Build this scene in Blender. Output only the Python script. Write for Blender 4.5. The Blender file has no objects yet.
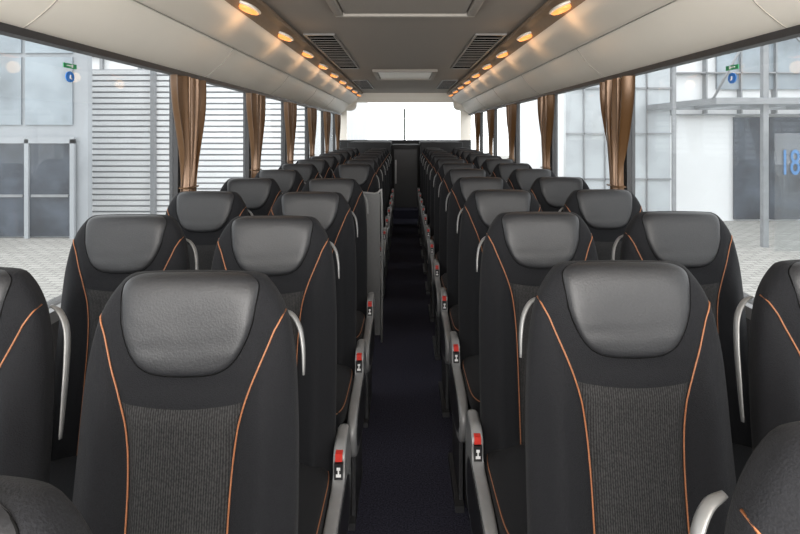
import bpy, math, random
from mathutils import Vector
random.seed(3)
scn=bpy.context.scene
C=1.45; TOP=1.178
F_PX=569.0
col=scn.collection
# ---------------------------------------------------------------- materials
def mat(name,c,rough=.5,metal=0,noise=None,bump=None,spec=.5,emis=None,sheen=0,var=.15,c2=None,crease=0):
    m=bpy.data.materials.new(name); m.use_nodes=True
    nt=m.node_tree; b=nt.nodes['Principled BSDF']
    b.inputs['Base Color'].default_value=(*c,1); b.inputs['Roughness'].default_value=rough
    b.inputs['Metallic'].default_value=metal; b.inputs['Specular IOR Level'].default_value=spec
    if sheen: 
        b.inputs['Sheen Weight'].default_value=sheen
    tc=nt.nodes.new('ShaderNodeTexCoord')
    n=nt.nodes.new('ShaderNodeTexNoise'); n.inputs['Scale'].default_value=noise or 8
    n.inputs['Detail'].default_value=4
    nt.links.new(tc.outputs['Object'],n.inputs['Vector'])
    r=nt.nodes.new('ShaderNodeValToRGB')
    r.color_ramp.elements[0].position=.3; r.color_ramp.elements[1].position=.7
    r.color_ramp.elements[0].color=(*[x*(1-var) for x in c],1)
    r.color_ramp.elements[1].color=(*(c2 or [min(1,x*(1+var)) for x in c]),1)
    nt.links.new(n.outputs['Fac'],r.inputs['Fac']); nt.links.new(r.outputs['Color'],b.inputs['Base Color'])
    if bump:
        bn=nt.nodes.new('ShaderNodeBump'); bn.inputs['Strength'].default_value=bump; bn.inputs['Distance'].default_value=.002
        nt.links.new(n.outputs['Fac'],bn.inputs['Height']); nt.links.new(bn.outputs['Normal'],b.inputs['Normal'])
        if crease:
            mp=nt.nodes.new('ShaderNodeMapping'); mp.inputs['Scale'].default_value=(1,1,1.6)
            nt.links.new(tc.outputs['Object'],mp.inputs['Vector'])
            n2=nt.nodes.new('ShaderNodeTexNoise'); n2.inputs['Scale'].default_value=9; n2.inputs['Detail'].default_value=1; n2.inputs['Distortion'].default_value=.5
            nt.links.new(mp.outputs['Vector'],n2.inputs['Vector'])
            b2=nt.nodes.new('ShaderNodeBump'); b2.inputs['Strength'].default_value=crease; b2.inputs['Distance'].default_value=.012
            nt.links.new(n2.outputs['Fac'],b2.inputs['Height']); nt.links.new(b2.outputs['Normal'],bn.inputs['Normal'])
    if emis:
        b.inputs['Emission Color'].default_value=(*emis[0],1); b.inputs['Emission Strength'].default_value=emis[1]
    return m
M={}
M['leather']=mat('charcoal_leather',(.019,.0195,.0215),.45,noise=260,bump=.3,spec=.42,crease=.16)
M['fabric']=mat('dark_seat_fabric',(.0085,.0088,.0104),.8,noise=420,bump=.6,spec=.18,sheen=.03,var=.3)
def knit():
    m=bpy.data.materials.new('knit_panel'); m.use_nodes=True; nt=m.node_tree; b=nt.nodes['Principled BSDF']
    b.inputs['Roughness'].default_value=.85; b.inputs['Specular IOR Level'].default_value=.2
    tc=nt.nodes.new('ShaderNodeTexCoord'); mp=nt.nodes.new('ShaderNodeMapping'); mp.inputs['Scale'].default_value=(1,.3,.6)
    nt.links.new(tc.outputs['Object'],mp.inputs['Vector'])
    v=nt.nodes.new('ShaderNodeTexVoronoi'); v.inputs['Scale'].default_value=330
    nt.links.new(mp.outputs['Vector'],v.inputs['Vector'])
    w=nt.nodes.new('ShaderNodeTexWave'); w.inputs['Scale'].default_value=72; w.bands_direction='X'; w.inputs['Distortion'].default_value=0
    nt.links.new(tc.outputs['Object'],w.inputs['Vector'])
    ad=nt.nodes.new('ShaderNodeMath'); ad.operation='MULTIPLY_ADD'; ad.inputs[1].default_value=.8; ad.inputs[2].default_value=.25
    nt.links.new(v.outputs['Distance'],ad.inputs[0])
    w2=nt.nodes.new('ShaderNodeMath'); w2.operation='MULTIPLY_ADD'; w2.inputs[1].default_value=.7; w2.inputs[2].default_value=.3
    nt.links.new(w.outputs['Fac'],w2.inputs[0])
    mx=nt.nodes.new('ShaderNodeMath'); mx.operation='MULTIPLY'
    nt.links.new(ad.outputs[0],mx.inputs[0]); nt.links.new(w2.outputs[0],mx.inputs[1])
    r=nt.nodes.new('ShaderNodeValToRGB')
    r.color_ramp.elements[0].color=(.005,.0051,.0056,1); r.color_ramp.elements[0].position=.08
    r.color_ramp.elements[1].color=(.039,.038,.038,1); r.color_ramp.elements[1].position=.7
    nt.links.new(mx.outputs[0],r.inputs['Fac']); nt.links.new(r.outputs['Color'],b.inputs['Base Color'])
    bn=nt.nodes.new('ShaderNodeBump'); bn.inputs['Strength'].default_value=.3; bn.inputs['Distance'].default_value=.002
    nt.links.new(mx.outputs[0],bn.inputs['Height']); nt.links.new(bn.outputs['Normal'],b.inputs['Normal'])
    return m
M['knit']=knit()
M['orange']=mat('copper_piping',(.29,.11,.043),.5,noise=300)
M['silver']=mat('silver_plastic',(.24,.24,.24),.38,metal=.2,noise=30,var=.05)
M['handle']=mat('grey_handle',(.22,.22,.217),.32,metal=.3,noise=30,var=.05)
M['grey']=mat('grey_plastic',(.26,.26,.26),.45,noise=60,var=.05)
M['mid']=mat('mid_grey_panel',(.10,.10,.10),.5,noise=60,var=.05)
M['black']=mat('black_plastic',(.012,.012,.013),.35,noise=60)
M['matt']=mat('matt_black_grille',(.006,.006,.006),1,noise=60,spec=0)
M['fair']=mat('charcoal_fairing',(.03,.03,.032),.5,noise=60,var=.05)
M['red']=mat('red_label',(.55,.03,.02),.4,noise=40)
M['white']=mat('white_label',(.7,.7,.7),.4,noise=40,var=.03)
M['carpet']=mat('navy_carpet',(.038,.038,.056),.95,noise=160,bump=.9,spec=.1,var=.6)
M['beige']=mat('beige_panel',(.93,.88,.79),.36,noise=3,var=.02)
M['beige2']=mat('beige_fascia',(.84,.78,.69),.42,noise=3,var=.02)
M['bronze']=mat('bronze_trim',(.26,.185,.125),.6,noise=20,var=.05)
M['ceil']=mat('ceiling_textile',(.36,.325,.29),.9,noise=300,bump=.2,var=.08)
M['ceil2']=mat('hatch_plastic',(.40,.37,.335),.6,noise=30,var=.04)
M['dark']=mat('dark_trim',(.03,.03,.032),.5,noise=20)
M['joint']=mat('panel_gap',(.42,.39,.34),.8,noise=20)
M['wall']=mat('side_lining',(.09,.088,.088),.8,noise=200,bump=.2)
M['rear']=mat('dark_rear_lining',(.022,.022,.023),.8,noise=200,bump=.2)
M['curtain']=mat('bronze_curtain',(.105,.050,.0165),.32,metal=.35,noise=300,var=.12,spec=.6)
M['tie']=mat('gold_tie',(.12,.06,.022),.4,metal=.3,noise=80)
M['amber']=mat('amber_lens',(.8,.33,.09),.3,noise=20,emis=((1,.34,.08),.9))
M['bwhite']=mat('facade_white',(.70,.71,.72),.6,noise=1,var=.04)
M['bgrey']=mat('facade_grey',(.31,.33,.35),.6,noise=1,var=.06)
M['bshut']=mat('shutter_gap',(.30,.31,.32),.6,noise=1,var=.06)
M['bdark']=mat('facade_glass_dark',(.022,.028,.038),.3,noise=1.3,var=.4,c2=(.07,.085,.11),spec=.3)
M['bglass']=mat('facade_glass_pale',(.24,.28,.31),.12,noise=.9,var=.35)
M['bpale']=mat('pale_cladding',(.40,.43,.45),.3,noise=.9,var=.18)
M['bmetal']=mat('galvanised_steel',(.24,.25,.26),.45,metal=.3,noise=6,var=.1)
M['bblue']=mat('blue_sign',(.02,.17,.55),.4,noise=5)
M['num']=mat('blue_number',(.05,.17,.38),.5,noise=5)
M['green']=mat('green_sticker',(.02,.28,.10),.4,noise=5)
def paving():
    m=bpy.data.materials.new('paving'); m.use_nodes=True; nt=m.node_tree; b=nt.nodes['Principled BSDF']
    b.inputs['Roughness'].default_value=.8
    tc=nt.nodes.new('ShaderNodeTexCoord'); br=nt.nodes.new('ShaderNodeTexBrick')
    br.inputs['Scale'].default_value=1.6; br.inputs['Color1'].default_value=(.34,.33,.305,1); br.inputs['Color2'].default_value=(.27,.26,.24,1)
    br.inputs['Mortar'].default_value=(.17,.165,.155,1); br.inputs['Mortar Size'].default_value=.025
    nt.links.new(tc.outputs['Object'],br.inputs['Vector']); nt.links.new(br.outputs['Color'],b.inputs['Base Color'])
    return m
M['paving']=paving()
def glass(name,tint=(.95,.965,.97),k=.04,haze=0):
    m=bpy.data.materials.new(name); m.use_nodes=True; nt=m.node_tree
    nt.nodes.remove(nt.nodes['Principled BSDF'])
    t=nt.nodes.new('ShaderNodeBsdfTransparent'); t.inputs['Color'].default_value=(*tint,1)
    g=nt.nodes.new('ShaderNodeBsdfGlossy'); g.inputs['Roughness'].default_value=.02
    mx=nt.nodes.new('ShaderNodeMixShader'); mx.inputs[0].default_value=k
    nt.links.new(t.outputs[0],mx.inputs[1]); nt.links.new(g.outputs[0],mx.inputs[2])
    out=mx
    if haze:
        tr=nt.nodes.new('ShaderNodeBsdfTranslucent'); tr.inputs['Color'].default_value=(.9,.92,.94,1)
        m2=nt.nodes.new('ShaderNodeMixShader'); m2.inputs[0].default_value=haze
        nt.links.new(mx.outputs[0],m2.inputs[1]); nt.links.new(tr.outputs[0],m2.inputs[2]); out=m2
    nt.links.new(out.outputs[0],nt.nodes['Material Output'].inputs['Surface'])
    return m
M['glass']=glass('window_glass',k=.045,haze=.02)

# ---------------------------------------------------------------- mesh helpers
def mesh(name,vs,fs,m,smooth=True,mats=None,mi=None):
    me=bpy.data.meshes.new(name); me.from_pydata(vs,[],fs); me.update()
    for k in (mats or [m]): me.materials.append(k)
    if mi:
        for p,i in zip(me.polygons,mi): p.material_index=i
    if smooth:
        for p in me.polygons: p.use_smooth=True
    import bmesh
    bm=bmesh.new(); bm.from_mesh(me); bmesh.ops.recalc_face_normals(bm,faces=bm.faces); bm.to_mesh(me); bm.free()
    return me
def obj(name,me,parent=None,loc=(0,0,0),**kw):
    o=bpy.data.objects.new(name,me); col.objects.link(o); o.location=loc
    if parent: o.parent=parent
    for k,v in kw.items(): o[k]=v
    return o
def boxdata(bs):
    vs=[];fs=[]
    for (x0,x1,y0,y1,z0,z1) in bs:
        n=len(vs)
        vs+=[(x0,y0,z0),(x1,y0,z0),(x1,y1,z0),(x0,y1,z0),(x0,y0,z1),(x1,y0,z1),(x1,y1,z1),(x0,y1,z1)]
        fs+=[tuple(n+i for i in f) for f in [(0,3,2,1),(4,5,6,7),(0,1,5,4),(1,2,6,5),(2,3,7,6),(3,0,4,7)]]
    return vs,fs
def boxes(name,bs,m,parent=None,loc=(0,0,0),bevel=0,**kw):
    vs,fs=boxdata(bs); o=obj(name,mesh(name,vs,fs,m,smooth=False),parent,loc,**kw)
    if bevel:
        b=o.modifiers.new('b','BEVEL'); b.width=bevel; b.segments=3
        for p in o.data.polygons: p.use_smooth=True
    return o
def tube(pts,rx,n=8,ry=None,closed=False,taper=False):
    ry=ry or rx; vs=[];fs=[]; P=[Vector(p) for p in pts]; L=len(P)
    for i,p in enumerate(P):
        a=P[(i-1)%L] if (closed or i>0) else P[0]; b=P[(i+1)%L] if (closed or i<L-1) else P[-1]
        t=(b-a).normalized(); up=Vector((0,1,0)) if abs(t.y)<.9 else Vector((1,0,0))
        s=t.cross(up).normalized(); u=s.cross(t)
        k=1.0
        if taper: k=.35+.65*math.sin(math.pi*min(1,max(0,(i+.6)/(L+.2))))**.5
        for j in range(n):
            an=2*math.pi*j/n; vs.append(tuple(p+s*math.cos(an)*rx*k+u*math.sin(an)*ry*k))
    for i in range(L if closed else L-1):
        for j in range(n):
            a=i*n+j; b=i*n+(j+1)%n; c=((i+1)%L)*n+(j+1)%n; d=((i+1)%L)*n+j
            fs.append((a,b,c,d))
    if not closed:
        fs.append(tuple(range(n))); fs.append(tuple((L-1)*n+j for j in range(n)))
    return vs,fs
def catmull(pts,n=8):
    P=[Vector(p) for p in pts]; P=[2*P[0]-P[1]]+P+[2*P[-1]-P[-2]]; out=[]
    for i in range(1,len(P)-2):
        for k in range(n):
            t=k/n; a,b,c,d=P[i-1:i+3]
            out.append(.5*((2*b)+(c-a)*t+(2*a-5*b+4*c-d)*t*t+(3*b-a-3*c+d)*t**3))
    out.append(P[-2]); return out
def interp(tab,h):
    if h<=tab[0][0]: return tab[0][1]
    for (a,b),(c,d) in zip(tab,tab[1:]):
        if h<=c:
            t=(h-a)/(c-a); return b+(d-b)*t
    return tab[-1][1]
def smoothtab(tab):
    pts=catmull([(a,b,0) for a,b in tab],6); return [(p.x,p.y) for p in pts]
# ---------------------------------------------------------------- seat
W=smoothtab([(0,.118),(.005,.130),(.016,.141),(.04,.158),(.07,.173),(.1,.182),(.15,.191),(.2,.196),(.3,.201),(.45,.204),(.8,.207)])
D=smoothtab([(0,.012),(.004,.026),(.012,.037),(.04,.046),(.1,.050),(.2,.054),(.3,.052),(.5,.052),(.8,.05)])
PIP=smoothtab([(.05,.170),(.075,.165),(.11,.153),(.15,.137),(.19,.121),(.23,.108),(.27,.099),(.34,.092),(.45,.089),(.75,.089)])
def ya(h): return -.11*h-.10*max(0,h-.3)**1.3
def sst(a,b,x):
    t=min(1,max(0,(x-a)/(b-a))); return t*t*(3-2*t)
def bol(x,h):
    x=abs(x); k=sst(.1,.3,h)
    p=interp(PIP,h) if h>.05 else .170
    return .030*k*math.exp(-((x-.152)/.034)**2)+.004*k*math.exp(-(x/.06)**2)-.008*sst(.05,.12,h)*math.exp(-((x-p)/.010)**2)-.006*math.exp(-((h-.186)/.018)**2)*math.exp(-(x/.10)**4)
PE=3.0
def Fy(x,h,off=0):
    w=interp(W,h); q=max(0,1-min(1,abs(x/w))**PE)**(1/PE)
    return ya(h)-(interp(D,h)+bol(x,h))*q-off
def bow(x,h): return .004*(1-(x/.15)**2)*(1-h/.05)-.002*(1-h/.05) if h<.05 else 0
def backrest():
    hs=[0,.003,.007,.012,.02,.03,.04,.055,.07,.085]+[.1+.012*i for i in range(14)]+[.27+.02*i for i in range(25)]
    N=128; vs=[];fs=[]
    for h in hs:
        w=interp(W,h)
        for j in range(N):
            a=2*math.pi*j/N; c,s=math.cos(a),math.sin(a)
            x=w*math.copysign(abs(c)**(2/PE),c)
            k=abs(s)**(2/PE)
            y=ya(h)-(interp(D,h)+bol(x,h))*k if s<0 else ya(h)+(interp(D,h)+.0)*k
            vs.append((x,y,TOP-h+bow(x,h)))
    for i in range(len(hs)-1):
        for j in range(N):
            fs.append((i*N+j,i*N+(j+1)%N,(i+1)*N+(j+1)%N,(i+1)*N+j))
    fs.append(tuple(range(N))); fs.append(tuple((len(hs)-1)*N+j for j in range(N)))
    return mesh('backrest',vs,fs,M['fabric'])
def padpt(a,r=1):
    c,s=math.cos(a),math.sin(a)
    e=2/9.0 if s<0 else 2/4.2
    xx=math.copysign(abs(c)**e,c)*r; hh=math.copysign(abs(s)**e,s)*r
    h=.079+hh*(.079 if hh<0 else .080)
    wf=.129-.006*sst(0,.08,h)-.030*sst(.06,.175,h)-(.006*(1-h/.02)**2 if h<.02 else 0)
    x=xx*wf
    h+=.012*(1-(x/.12)**2)*sst(0,1,hh)
    return x,max(0,h),hh
def headpad():
    vs=[];fs=[]; R=[0,.12,.24,.36,.48,.58,.67,.75,.82,.88,.92,.95,.972,.988,1]; N=96
    for r in R:
        for j in range(N):
            x,h,hh=padpt(2*math.pi*j/N,r)
            t=.0050*(1-r**20)*(.8+.7*sst(0,.17,h))-.0008
            t+=.005*(x/.12)**2*(1-r**14) - .0016*math.exp(-((h-.06)/.04)**2)*(1-(x/.12)**2)*(1-r**6)
            t+=.0008*math.sin(h*150+x*9)*math.exp(-((h-.125)/.02)**2)*(1-r**6)
            y=Fy(x,h,t); z=TOP-h+bow(x,h)
            if h<.04: z+=(.004*(1-r**14)+.0015)*(1-h/.04)
            vs.append((x,y,z))
    for i in range(len(R)-1):
        for j in range(N):
            fs.append((i*N+j,i*N+(j+1)%N,(i+1)*N+(j+1)%N,(i+1)*N+j))
    return mesh('headrest_pad',vs,fs,M['leather'])
def padseam():
    pts=[]; N=96
    for j in range(N):
        x,h,hh=padpt(2*math.pi*j/N)
        pts.append((x,Fy(x,h,.0002),TOP-h+bow(x,h)))
    vs,fs=tube(pts,.0013,6,closed=True); return mesh('seam',vs,fs,M['matt'])
def panel():
    vs=[];fs=[]; nu=26; hs=[.215+.012*i for i in range(44)]
    for i,h in enumerate(hs):
        wv=interp(PIP,h)-.003
        for j in range(nu+1):
            u=-1+2*j/nu; x=u*wv; hh=h+.010*(1-u*u)*max(0,1-i/6)
            e=min(1,(1-abs(u))*6)*min(1,i/2)
            vs.append((x,Fy(x,hh,.0005+.005*e),TOP-hh))
    n=nu+1
    for i in range(len(hs)-1):
        for j in range(nu): fs.append((i*n+j,i*n+j+1,(i+1)*n+j+1,(i+1)*n+j))
    return mesh('back_panel',vs,fs,M['knit'])
def piping(s):
    pts=[]
    for i in range(90):
        h=.068+i*.0075
        x=interp(PIP,h)
        if h<.10: x+= (.10-h)*.20
        pts.append((s*x,Fy(x,h,.0018),TOP-h))
    vs,fs=tube(pts,.0017,6); return mesh('piping',vs,fs,M['orange'])
def sepad(x,y,z,a,b,c,p=4,n=32,m=None,name='pad',taper=0):
    vs=[];fs=[]
    K=n//2
    def sp(v,e): return math.copysign(abs(v)**e,v)
    for i in range(K+1):
        ph=-math.pi/2+math.pi*i/K
        for j in range(n):
            th=2*math.pi*j/n
            vx=sp(math.cos(ph),2/p)*sp(math.cos(th),2/p); vy=sp(math.cos(ph),2/p)*sp(math.sin(th),2/p); vz=sp(math.sin(ph),2/2.6)
            vs.append((x+a*vx,y+b*vy,z+c*vz+ taper*vy))
    for i in range(K):
        for j in range(n): fs.append((i*n+j,i*n+(j+1)%n,(i+1)*n+(j+1)%n,(i+1)*n+j))
    return mesh(name,vs,fs,m)
def handle(m,long=False):
    P=[(m*.160,.040,TOP-.085),(m*.178,.038,TOP-.096),(m*.193,.030,TOP-.12),(m*.201,.018,TOP-.155),(m*.204,.006,TOP-.20)]
    if long: P=[(m*.160,.040,TOP-.085),(m*.180,.038,TOP-.098),(m*.197,.032,TOP-.13),(m*.206,.018,TOP-.18),(m*.210,.002,TOP-.25),(m*.211,-.012,TOP-.33)]
    vs,fs=tube([tuple(p) for p in catmull(P,6)],.0042,10,ry=.010,taper=True)
    return mesh('grab_handle',vs,fs,M['handle'])
PROF=[(-.10,.548),(-.15,.545),(-.185,.52),(-.20,.46),(-.32,.452),(-.46,.44),(-.525,.40),(-.53,.33),(-.47,.275),(-.27,.24),(-.06,.25),(.0,.34),(-.01,.48),(-.05,.545)]
INS=[(-.215,.436),(-.33,.433),(-.455,.420),(-.502,.380),(-.492,.325),(-.43,.292),(-.25,.262),(-.10,.272),(-.05,.35),(-.10,.425)]
def prism(prof,x0,x1,m,name,inset=None,sm=4):
    pts=[(p.x,p.y) for p in catmull([(a,b,0) for a,b in prof+[prof[0]]],sm)][:-1]; n=len(pts)
    cy=sum(p[0] for p in pts)/n; cz=sum(p[1] for p in pts)/n
    rings=[(x0,.95),(x0+(x1-x0)*.2,.99),(x0+(x1-x0)*.4,1),(x0+(x1-x0)*.7,1),(x0+(x1-x0)*.9,.985),(x1,.95)]
    vs=[];fs=[]
    for x,k in rings:
        for a,b in pts: vs.append((x,cy+(a-cy)*k,cz+(b-cz)*k))
    R=len(rings)
    for i in range(R-1):
        for j in range(n): fs.append((i*n+j,i*n+(j+1)%n,(i+1)*n+(j+1)%n,(i+1)*n+j))
    fs.append(tuple(range(n))); fs.append(tuple((R-1)*n+j for j in range(n)))
    me=mesh(name,vs,fs,m,smooth=True)
    for p in me.polygons:
        if len(p.vertices)>4: p.use_smooth=False
    return me
SM={}
SM['backrest']=backrest(); SM['pad']=headpad(); SM['seam']=padseam(); SM['panel']=panel()
SM['pip1']=piping(1); SM['pip2']=piping(-1)
SM['cushion']=sepad(0,-.34,.435,.205,.27,.065,p=5,n=48,m=M['fabric'],name='cushion',taper=-.012)
def cushpip():
    pts=[]
    for j in range(64):
        a=2*math.pi*j/64; c,s=math.cos(a),math.sin(a); e=2/5
        X=math.copysign(abs(c)**e,c); Y=math.copysign(abs(s)**e,s)
        pts.append((X*.199,-.34+Y*.262,.463-.012*Y))
    vs,fs=tube(pts,.0022,6,closed=True); return mesh('piping',vs,fs,M['orange'])
SM['cpip']=cushpip()
def bx(name,bs,m): 
    vs,fs=boxdata(bs); return mesh(name,vs,fs,m,smooth=False)
SM['frame']=bx('seat_frame',[(-.19,.19,-.56,-.08,.31,.372)],M['dark'])
FAIR=[(-.52,.36),(-.52,.24),(-.48,.10),(-.46,.02),(-.40,.0),(-.12,.0),(-.07,.10),(-.03,.26),(-.04,.37),(-.26,.375)]
for m in (1,-1):
    SM['handle',m]=handle(m); SM['handlew',m]=handle(m,True)
    x0,x1=.210,.244
    a,b=sorted((m*x0,m*x1))
    SM['console',m]=prism(PROF,m*x0,m*x1,M['silver'],'side_console')
    SM['inset',m]=prism(INS,m*(x0+.006),m*(x1+.0025),M['black'],'console_cover')
    SM['red',m]=bx('button',[(a+.007,b-.007,-.196,-.170,.511,.533)],M['red'])
    SM['wht',m]=bx('label_plate',[(a+.005,b-.005,-.203,-.170,.464,.508)],M['black'])
    SM['icon',m]=bx('icon',[(a+.012,b-.012,-.204,-.203,.491,.499),(a+.015,b-.015,-.204,-.203,.480,.491),(a+.010,b-.010,-.204,-.203,.472,.480)],M['white'])
    SM['fair',m]=prism(FAIR,m*.165,m*.212,M['fair'],'side_fairing',sm=2)
    SM['leg',m]=bx('leg',[(a-.01,b-.010,-.46,-.10,.0,.025),(a+.008,b-.012,-.42,-.12,.025,.26)],M['fair'])
    SM['legw',m]=bx('leg',[(-.03,.03,-.42,-.12,.0,.03),(-.02,.02,-.34,-.20,.03,.31)],M['dark'])
def seat(x,d,m,aisle,row,label,dz=0):
    e=bpy.data.objects.new('coach_chair',None); col.objects.link(e); e.location=(x,d,dz)
    e.empty_display_size=.1
    e['label']=label; e['category']='coach seat'; e['group']='coach passenger seats'
    def p(n,me,par=None,**kw): return obj(n,me,par or e,**kw)
    b=p('backrest',SM['backrest'],label='dark fabric backrest with padded side bolsters')
    p('back_panel',SM['panel'],b,label='ribbed knit centre panel')
    h=p('headrest',SM['pad'],label='smooth charcoal leather headrest')
    p('seam',SM['seam'],h)
    p('piping',SM['pip1'],b,label='copper piping'); p('piping',SM['pip2'],b,label='copper piping')
    c=p('cushion',SM['cushion']); p('piping',SM['cpip'],c,label='copper piping')
    p('seat_frame',SM['frame'])
    p('grab_handle',SM['handle' if aisle else 'handlew',m],label='silver grab handle')
    if aisle:
        s=p('side_console',SM['console',m],label='silver side console with black cover')
        p('console_cover',SM['inset',m],s); p('button',SM['red',m],s,label='red button'); lp=p('label_plate',SM['wht',m],s,label='black plate')
        p('icon',SM['icon',m],s,label='white icons')
        p('leg',SM['leg',m])
        p('side_fairing',SM['fair',m])
    else: p('leg',SM['legw',m])
    return e
LA='black leather and fabric coach seat with orange piping beside the aisle'
LW='black leather and fabric coach seat with orange piping beside the window'
NR=12
for k in range(-1,NR):
    dl=.43 if k<0 else 1.095+.715*k
    dr=.52 if k<0 else 1.18+.72*k
    if k!=4: seat(-.40 if k<1 else -.415,dl,1,True,k,LA)
    if k>=0:
        seat(-.885,dl+.03,1,False,k,LW)
        seat(.91,dr+.01,-1,False,k,LW)
    seat(.445 if k>=0 else .475,dr,-1,True,k,LA)

# ---------------------------------------------------------------- shell
Y0,Y1=-1.3,10.75
def st(name,bs,m,label,bevel=0,cat='wall'):
    return boxes(name,bs,m,bevel=bevel,kind='structure',label=label,category=cat)
st('floor',[(-1.25,1.25,Y0,Y1,-.06,0)],M['carpet'],'dark navy carpet floor along the aisle',cat='floor')
st('ceiling',[(-1.3,1.3,Y0,Y1,C+.72,C+.78)],M['ceil'],'grey textile ceiling between the luggage racks',cat='ceiling')
for s,nm in ((-1,'left'),(1,'right')):
    a,b=sorted((s*1.20,s*1.26))
    st('wall_'+nm,[(a,b,Y0,Y1,0,C-.60),(a,b,Y0,Y1,C+.30,C+.72)],M['wall'],'dark grey side lining below and above the windows')
P_L=[1.62,3.05,4.42,5.75,7.1,8.45,9.8]
P_R=[1.55,3.12,4.68,6.2,7.7,9.1]
nw=1; nt_=1
for s,P in ((-1,P_L),(1,P_R)):
    a,b=sorted((s*1.20,s*1.245))
    for i,y in enumerate(P):
        if i==0: continue
        st('trim_%d'%nt_,[(a,b,y-.045,y+.045,C-.60,C+.30)],M['dark'],'dark window pillar between two side windows',cat='pillar'); nt_+=1
    pp=[Y0]+[y for y in P[1:]]+[Y1]
    for y0,y1 in zip(pp,pp[1:]):
        x=s*1.225
        o=st('window_%d'%nw,[(x-.002,x+.002,y0+.045 if y0>Y0 else y0,y1-.045,C-.60,C+.30)],M['glass'],'large tinted side window pane',cat='window'); nw+=1
    a,b=sorted((s*1.15,s*1.19))
    st('trim_%d'%nt_,[(a,b,Y0,10.3,C+.285,C+.31)],M['dark'],'dark curtain rail above the side windows',cat='rail'); nt_+=1
    a,b=sorted((s*1.17,s*1.205))
    st('trim_%d'%nt_,[(a,b,Y0,10.3,C-.64,C-.60)],M['grey'],'grey sill under the side windows',cat='sill'); nt_+=1
st('wall_back',[(-1.25,1.25,Y1,Y1+.06,0,C-.17)],M['rear'],'dark rear wall below the rear window')
st('trim_%d'%nt_,[(-1.25,1.25,Y1,Y1+.06,C+.54,C+.72),(-1.25,-1.10,Y1,Y1+.06,C-.17,C+.54),(1.05,1.25,Y1,Y1+.06,C-.17,C+.54)],M['beige'],'pale surround of the rear window',cat='window surround'); nt_+=1  # pale beige of the header paints in the glow above the window
o=st('window_%d'%nw,[(-1.10,1.05,Y1+.028,Y1+.032,C-.17,C+.54)],M['glass'],'wide bright rear window',cat='window'); nw+=1
st('trim_%d'%nt_,[(-.025,.005,Y1-.02,Y1+.02,C-.17,C+.42)],M['dark'],'dark vertical bar on the rear window',cat='bar'); nt_+=1
b=boxes('rear_cabinet',[(-.98,-.24,9.62,10.70,0,C-.19),(.26,.98,9.62,10.70,0,C-.19),(-.24,.26,9.80,10.70,0,C-.24)],M['rear'],label='dark rear partition cabinet closing the aisle end',category='partition',bevel=.02)
boxes('cabinet_door',[(-.19,.21,9.77,9.80,.06,C-.32)],M['fair'],b)
boxes('door_handle',[(-.17,-.145,9.74,9.77,.55,.95)],M['handle'],b)
boxes('rear_step',[(-.23,.25,9.40,9.76,0,.14)],M['carpet'],label='carpeted step at the rear of the aisle',category='step')
# luggage racks
RP=[(1.20,.30),(1.15,.335),(1.09,.385),(1.05,.43),(1.018,.475),(1.01,.485)]
RQ=[(.995,.482),(.975,.488),(.94,.515),(.89,.56),(.85,.61),(.825,.655),(.812,.672),(.79,.68),(.775,.685),(.772,.70),(.785,.712)]
RB=[(.845,.612),(.822,.650),(.808,.667),(.788,.675),(.771,.681),(.768,.70),(.778,.712)]
def rackprof(pts,s,y0,y1,m,name,closeto=None,off=(0,0)):
    pts=[(p.x,p.y) for p in catmull([(a,b,0) for a,b in pts],5)]
    if closeto: pts=pts+closeto
    n=len(pts); vs=[];fs=[]
    for y in (y0,y1):
        for a,b in pts: vs.append((s*(a+off[0]),y,C+b+off[1]))
    for j in range(n): fs.append((j,(j+1)%n,n+(j+1)%n,n+j))
    fs.append(tuple(range(n))); fs.append(tuple(n+j for j in range(n)))
    me=mesh(name,vs,fs,m,smooth=False); return me
for s in (-1,1):
    e=bpy.data.objects.new('luggage_rack',None); col.objects.link(e); e.location=(0,0,0)
    e['label']='long beige overhead luggage rack along the side windows'; e['category']='luggage rack'; e['group']='overhead luggage racks'
    o=obj('rack_base',rackprof(RP,s,Y0,10.4,M['beige'],'rack_base',[(1.03,.52),(1.19,.52)]),e)
    o2=obj('rack_front',rackprof(RQ,s,Y0,10.4,M['beige2'],'rack_front',[(.99,.714)]),e)
    obj('lamp_strip',rackprof(RB,s,Y0,10.38,M['bronze'],'lamp_strip',[(.83,.70),(.86,.64)]),e,label='bronze trim strip carrying the lamps')
    a,b=sorted((s*.985,s*1.03)); boxes('shadow_groove',[(a,b,Y0,10.4,C+.49,C+.53)],M['dark'],e)  # dark strip colours in the shadow line of the groove along the rack
    for y in (1.75,3.35,4.95,6.55,8.15):
        obj('panel_joint',rackprof(RP,s,y,y+.004,M['joint'],'panel_joint',[(1.03,.50),(1.18,.50)],off=(-.001,-.0012)),o)
    # rounded end caps
    obj('end_cap',sepad(s*1.02,10.42,C+.50,.14,.14,.13,p=2.4,n=28,m=M['beige'],name='end_cap'),e)
def frame(name,x0,x1,y0,y1,z,m,inner,label,cat):
    e=boxes(name,[(x0,x1,y0,y0+.05,z-.035,z),(x0,x1,y1-.05,y1,z-.035,z),(x0,x0+.05,y0+.05,y1-.05,z-.035,z),(x1-.05,x1,y0+.05,y1-.05,z-.035,z)],m,bevel=.008,label=label,category=cat)
    boxes('hatch_lid',[(x0+.06,x1-.06,y0+.06,y1-.06,z-.02,z)],inner,e)
    return e
CZ=C+.7195
frame('roof_hatch',-.42,.42,2.35,3.45,CZ,M['ceil2'],M['ceil'],'grey rectangular roof hatch in the ceiling','roof hatch')
frame('roof_hatch',-.38,.38,6.6,7.7,CZ,M['ceil2'],M['beige'],'pale rectangular roof hatch with a bright lid','roof hatch')
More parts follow.
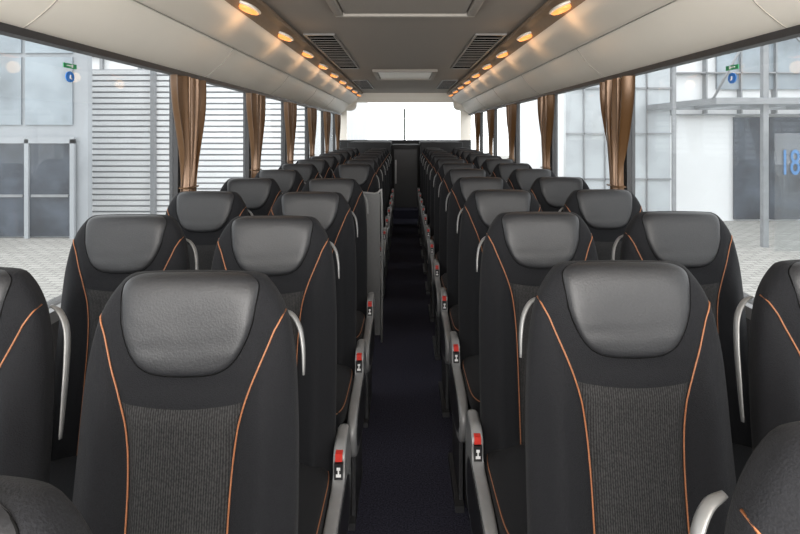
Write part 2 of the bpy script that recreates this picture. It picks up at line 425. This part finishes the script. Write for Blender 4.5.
for s in (-1,1):
    a,b=sorted((s*.52,s*.75))
    for y0,y1 in ((4.2,6.5),(8.0,9.6)):
        e=boxes('ceiling_vent',[(a,b,y0,y0+.02,CZ-.012,CZ),(a,b,y1-.02,y1,CZ-.012,CZ),(a,a+.015,y0+.02,y1-.02,CZ-.012,CZ),(b-.015,b,y0+.02,y1-.02,CZ-.012,CZ)],M['grey'],label='black slatted air vent in the ceiling',category='air vent')
        e['group']='ceiling air vents'
        n=int((y1-y0-.04)/.12)
        boxes('vent_grille',[(a+.016,b-.016,y0+.04+i*.12,y0+.055+i*.12,CZ-.008,CZ-.005) for i in range(n)],M['grey'],e,kind='stuff')
        boxes('vent_back',[(a+.015,b-.015,y0+.02,y1-.02,CZ-.004,CZ)],M['matt'],e)
hs_=sepad(0,0,0,.050,.120,.014,p=2.6,n=24,m=M['beige'],name='lamp_housing')
ln_=sepad(0,0,-.010,.044,.105,.020,p=2.3,n=24,m=M['amber'],name='lamp_lens',taper=.007)
for s in (-1,1):
    for i in range(9):
        y=2.95+.88*i
        e=bpy.data.objects.new('reading_lamp',None); col.objects.link(e); e.location=(s*.806,y,C+.640)
        e.rotation_euler=(0,s*-.35,0)
        e['label']='small oval reading lamp glowing amber under the rack'; e['category']='reading lamp'; e['group']='reading lamps under the racks'
        obj('lamp_housing',hs_,e); obj('lamp_lens',ln_,e,label='glowing amber lens')
        if i<7:
            L=bpy.data.lights.new('lamp_glow','POINT'); L.energy=.30; L.color=(1,.6,.3); L.shadow_soft_size=.05
            lo=bpy.data.objects.new('lamp_glow',L); col.objects.link(lo); lo.parent=e; lo.location=(-s*.05,0,-.10)
def curtain(s,hw=.20):
    vs=[];fs=[]; nu=140; nz=44
    z0,z1=C+.285,C-.585
    for i in range(nz+1):
        t=i/nz; z=z0+(z1-z0)*t
        k=1-.62*sst(0.05,.66,t)+.60*sst(.68,1,t); amp=.027*(1-.35*sst(0,.7,t))
        for j in range(nu+1):
            u=-1+2*j/nu
            y=u*hw*k + .016*math.sin(9*u+4*t)*k+.015*math.sin(5*t)
            ph=u*5*math.pi+1.5*math.sin(2.9*t+1.7*u)+.8*math.sin(3.1*u)
            x=amp*(math.sin(ph)+.25*math.sin(2.3*ph+3*t))
            vs.append((x,y,z))
    n=nu+1
    for i in range(nz):
        for j in range(nu): fs.append((i*n+j,i*n+j+1,(i+1)*n+j+1,(i+1)*n+j))
    return mesh('curtain_cloth',vs,fs,M['curtain'])
cm={-1:curtain(-1),1:curtain(1)}
for s,P in ((-1,P_L),(1,P_R)):
    for i,y in enumerate(P):
        if i==0: continue
        e=obj('curtain',cm[s],None,(s*1.158,y,0),label='gathered brown curtain tied at a window pillar',category='curtain',group='window curtains')
        pts=[(.028*math.cos(2*math.pi*k/24),.085*math.sin(2*math.pi*k/24),C-.30) for k in range(24)]
        vs,fs=tube(pts,.004,6,ry=.014,closed=True); obj('tieback',mesh('tieback',vs,fs,M['tie']),e)
for s,y in ((-1,2.07),(1,2.12)):
    x=s*1.219
    e=boxes('exit_sticker',[(x-.0015,x+.0015,y-.04,y+.04,C+.228,C+.245)],M['green'],label='small green emergency exit sticker on the window',category='sticker')
    boxes('arrow_mark',[(x-s*.0028-.001,x-s*.0028+.001,y-.022,y+.008,C+.235,C+.239),(x-s*.0028-.001,x-s*.0028+.001,y+.008,y+.014,C+.232,C+.242)],M['white'],e)
    N=20
    vs=[(x+dx,y+.026*math.cos(2*math.pi*k/N),C+.197+.020*math.sin(2*math.pi*k/N)) for dx in (-.0015,.0015) for k in range(N)]
    fs=[tuple(range(N)),tuple(range(2*N-1,N-1,-1))]+[(k,(k+1)%N,N+(k+1)%N,N+k) for k in range(N)]
    e=obj('safety_sticker',mesh('safety_sticker',vs,fs,M['bblue'],smooth=False),label='round blue pictogram sticker on the window',category='sticker')
    boxes('figure_mark',[(x-s*.0028-.001,x-s*.0028+.001,y-.003,y+.003,C+.190,C+.204),(x-s*.0028-.001,x-s*.0028+.001,y+.003,y+.008,C+.188,C+.193)],M['white'],e)
# stairwell screen
e=boxes('stairwell_screen',[(-.55,-.17,3.90,3.915,.05,1.02)],M['mid'],label='grey stairwell screen with silver frame beside the aisle',category='partition')
P=[(-.56,3.907,0),(-.56,3.907,.94),(-.51,3.907,1.02),(-.21,3.907,1.02),(-.16,3.907,.96),(-.16,3.907,0)]
vs,fs=tube([tuple(p) for p in catmull(P,5)],.008,10); obj('frame_rail',mesh('frame_rail',vs,fs,M['handle']),e)

# ---------------------------------------------------------------- exterior
G=-1.15
boxes('courtyard_ground',[(-40,40,-20,60,G-.05,G)],M['paving'],label='light grey block paving of the courtyard',category='ground',kind='structure')
cb=boxes('coach_underbody',[(-1.25,1.25,Y0,Y1,G+.85,-.065)],M['dark'],label='dark lower body of the coach',category='coach body')
for x in (-1.0,1.0):
    for y in (1.0,8.5):
        pts=sepad(x,y,G+.41,.14,.41,.45,p=2.2,n=24,m=M['black'],name='wheel')
        obj('wheel',pts,cb)
e=boxes('entrance_building',[(-16,-7.75,13.9,14.1,G,G+8)],M['bgrey'],label='grey glazed entrance building facing the courtyard',category='building')
boxes('window_pane',[(-15.5+i*1.25,-15.5+i*1.25+1.15,13.85,13.89,G+2.75,G+4.4) for i in range(6)]+[(-15.5+i*1.25,-15.5+i*1.25+1.15,13.85,13.89,G+4.5,G+6.6) for i in range(6)],M['bglass'],e,kind='stuff')
boxes('door',[(-15.5,-10.05,13.8,13.88,G+.05,G+2.3)],M['bdark'],e)
boxes('door',[(-9.95,-9.2,13.8,13.88,G+.05,G+2.3)],M['bdark'],e)
boxes('door',[(-9.1,-8.1,13.8,13.88,G+.05,G+2.3)],M['bdark'],e)
boxes('door_frame',[(-10.05,-9.95,13.74,13.82,G,G+2.4),(-9.2,-9.1,13.74,13.82,G,G+2.4),(-8.1,-8.0,13.74,13.82,G,G+2.4),(-15.5,-8.0,13.74,13.82,G+2.3,G+2.45)],M['bgrey'],e)
boxes('door_crossbar',[(-9.9,-9.25,13.76,13.8,G+1.0,G+1.06),(-9.05,-8.15,13.76,13.8,G+1.0,G+1.06)],M['bmetal'],e,kind='stuff')
n=26
e=boxes('louvred_wall',[(-10.5,-2.8,16.6,16.9,G,G+4.4)],M['bshut'],label='white horizontally louvred hall wall',category='building')
boxes('louvre',[(-10.5,-2.8,16.5,16.6,G+.12+i*.165,G+.235+i*.165) for i in range(n)],M['bwhite'],e,kind='stuff')
boxes('corner_post',[(-7.3,-7.18,16.3,16.45,G,G+4.6)],M['bmetal'],e)
e=boxes('pale_hall',[(-30,-2,30,31,G,G+9)],M['bwhite'],label='pale industrial hall with steel ribs',category='building')
boxes('steel_rib',[(-30+i*2,-29.85+i*2,29.8,30,G,G+9) for i in range(14)]+[(-30,-2,29.8,30,G+4.5+k,G+4.6+k) for k in (0,2,4)],M['bmetal'],e,kind='stuff')
e=boxes('office_building',[(4.6,20,16.5,24,G,G+9)],M['bwhite'],label='white panelled office building with glazed entrance',category='building')
boxes('window_pane',[(9.0+i*1.5,9.0+i*1.5+1.4,16.4,16.48,G+3.8,G+5.4) for i in range(6)],M['bglass'],e,kind='stuff')
boxes('glazed_entrance',[(9.5+i*1.0,9.5+i*1.0+.92,16.4,16.48,G+.05,G+3.0) for i in range(9)],M['bdark'],e,kind='stuff')
boxes('grey_cladding',[(4.6,7.6,16.3,16.48,G,G+9)],M['bpale'],e)
boxes('panel_joint',[(7.62+i*1.0,7.66+i*1.0,16.28,16.5,G+3.1,G+9) for i in range(9)]+[(7.6,20,16.28,16.5,G+3.05+k*1.2,G+3.09+k*1.2) for k in range(5)]+[(5.1+k*.6,5.14+k*.6,16.24,16.3,G,G+9) for k in range(4)]+[(4.6,7.6,16.24,16.3,G+1.2+k*1.3,G+1.25+k*1.3) for k in range(6)],M['bmetal'],e,kind='stuff')
e=boxes('entrance_canopy',[(6.9,14,12.6,12.72,G+3.2,G+3.34),(6.9,14,16.1,16.22,G+3.2,G+3.34),(6.9,7.02,12.72,16.1,G+3.2,G+3.34)]+[(8.2+k*1.3,8.28+k*1.3,12.72,16.1,G+3.22,G+3.32) for k in range(5)],M['bmetal'],label='steel and glass canopy over the entrance',category='canopy')
boxes('canopy_glass',[(6.95,14,12.65,16.15,G+3.345,G+3.36)],M['glass'],e)
boxes('canopy_post',[(8.0,8.12,12.7,12.82,G,G+5.5)],M['bmetal'],e)
boxes('canopy_post',[(11.5,11.62,12.7,12.82,G,G+5.5)],M['bmetal'],e)
vs=[];fs=[]
for tx in (6.9,10.2):
    a,b=tube([(8.06,12.76,G+5.4),(tx,12.76,G+3.3)],.03,6); o=len(vs); vs+=a; fs+=[tuple(i+o for i in f) for f in b]
obj('canopy_stay',mesh('canopy_stay',vs,fs,M['bmetal']),e)
e=boxes('lamp_post',[(6.5,6.58,13.8,13.88,G,G+7)],M['bmetal'],label='slim grey steel post on the paving',category='post')
boxes('post_foot',[(6.42,6.66,13.72,13.96,G,G+.06)],M['bmetal'],e)
cu=bpy.data.curves.new('t','FONT'); cu.body='18'; cu.size=1.0; cu.extrude=.01; cu.align_x='CENTER'
to=bpy.data.objects.new('tmp',cu); col.objects.link(to)
dg=bpy.context.evaluated_depsgraph_get(); dg.update(); me=bpy.data.meshes.new_from_object(to.evaluated_get(dg)); bpy.data.objects.remove(to)
me.materials.clear(); me.materials.append(M['num'])
s=boxes('number_sign',[(8.0,9.2,12.30,12.32,G,G+2.55)],M['glass'],label='clear glass screen with blue number 18',category='sign')
t=obj('numeral',me,s,(8.31,12.28,G+1.66)); t.rotation_euler=(math.pi/2,0,0); t.scale=(.44,.78,1)

# ---------------------------------------------------------------- light
w=bpy.data.worlds.new('World'); scn.world=w; w.use_nodes=True; nt=w.node_tree
bg=nt.nodes['Background']; bg.inputs['Strength'].default_value=2.45
tc=nt.nodes.new('ShaderNodeTexCoord'); nz=nt.nodes.new('ShaderNodeTexNoise'); nz.inputs['Scale'].default_value=2
rp=nt.nodes.new('ShaderNodeValToRGB'); rp.color_ramp.elements[0].color=(.90,.91,.93,1); rp.color_ramp.elements[1].color=(1,1,.99,1)
nt.links.new(tc.outputs['Generated'],nz.inputs['Vector']); nt.links.new(nz.outputs['Fac'],rp.inputs['Fac']); nt.links.new(rp.outputs['Color'],bg.inputs['Color'])
def area(n,loc,rot,sx,sy,e,c=(1,1,1)):
    L=bpy.data.lights.new(n,'AREA'); L.shape='RECTANGLE'; L.size=sx; L.size_y=sy; L.energy=e; L.color=c
    o=bpy.data.objects.new(n,L); col.objects.link(o); o.location=loc; o.rotation_euler=rot
area('windscreen_light',(0,-1.25,1.55),(math.radians(108),0,0),2.2,1.2,125,(1,.97,.93))
# ---------------------------------------------------------------- camera
cd=bpy.data.cameras.new('Camera'); cam=bpy.data.objects.new('Camera',cd); col.objects.link(cam)
cam.location=(0,0,C); cam.rotation_euler=(math.pi/2,0,0)
cd.sensor_width=36; cd.lens=F_PX/800*36; cd.shift_y=-136/800; cd.shift_x=-5/800; cd.clip_start=.02
scn.camera=cam
scn.view_settings.view_transform='Standard'
scn.view_settings.exposure=.35
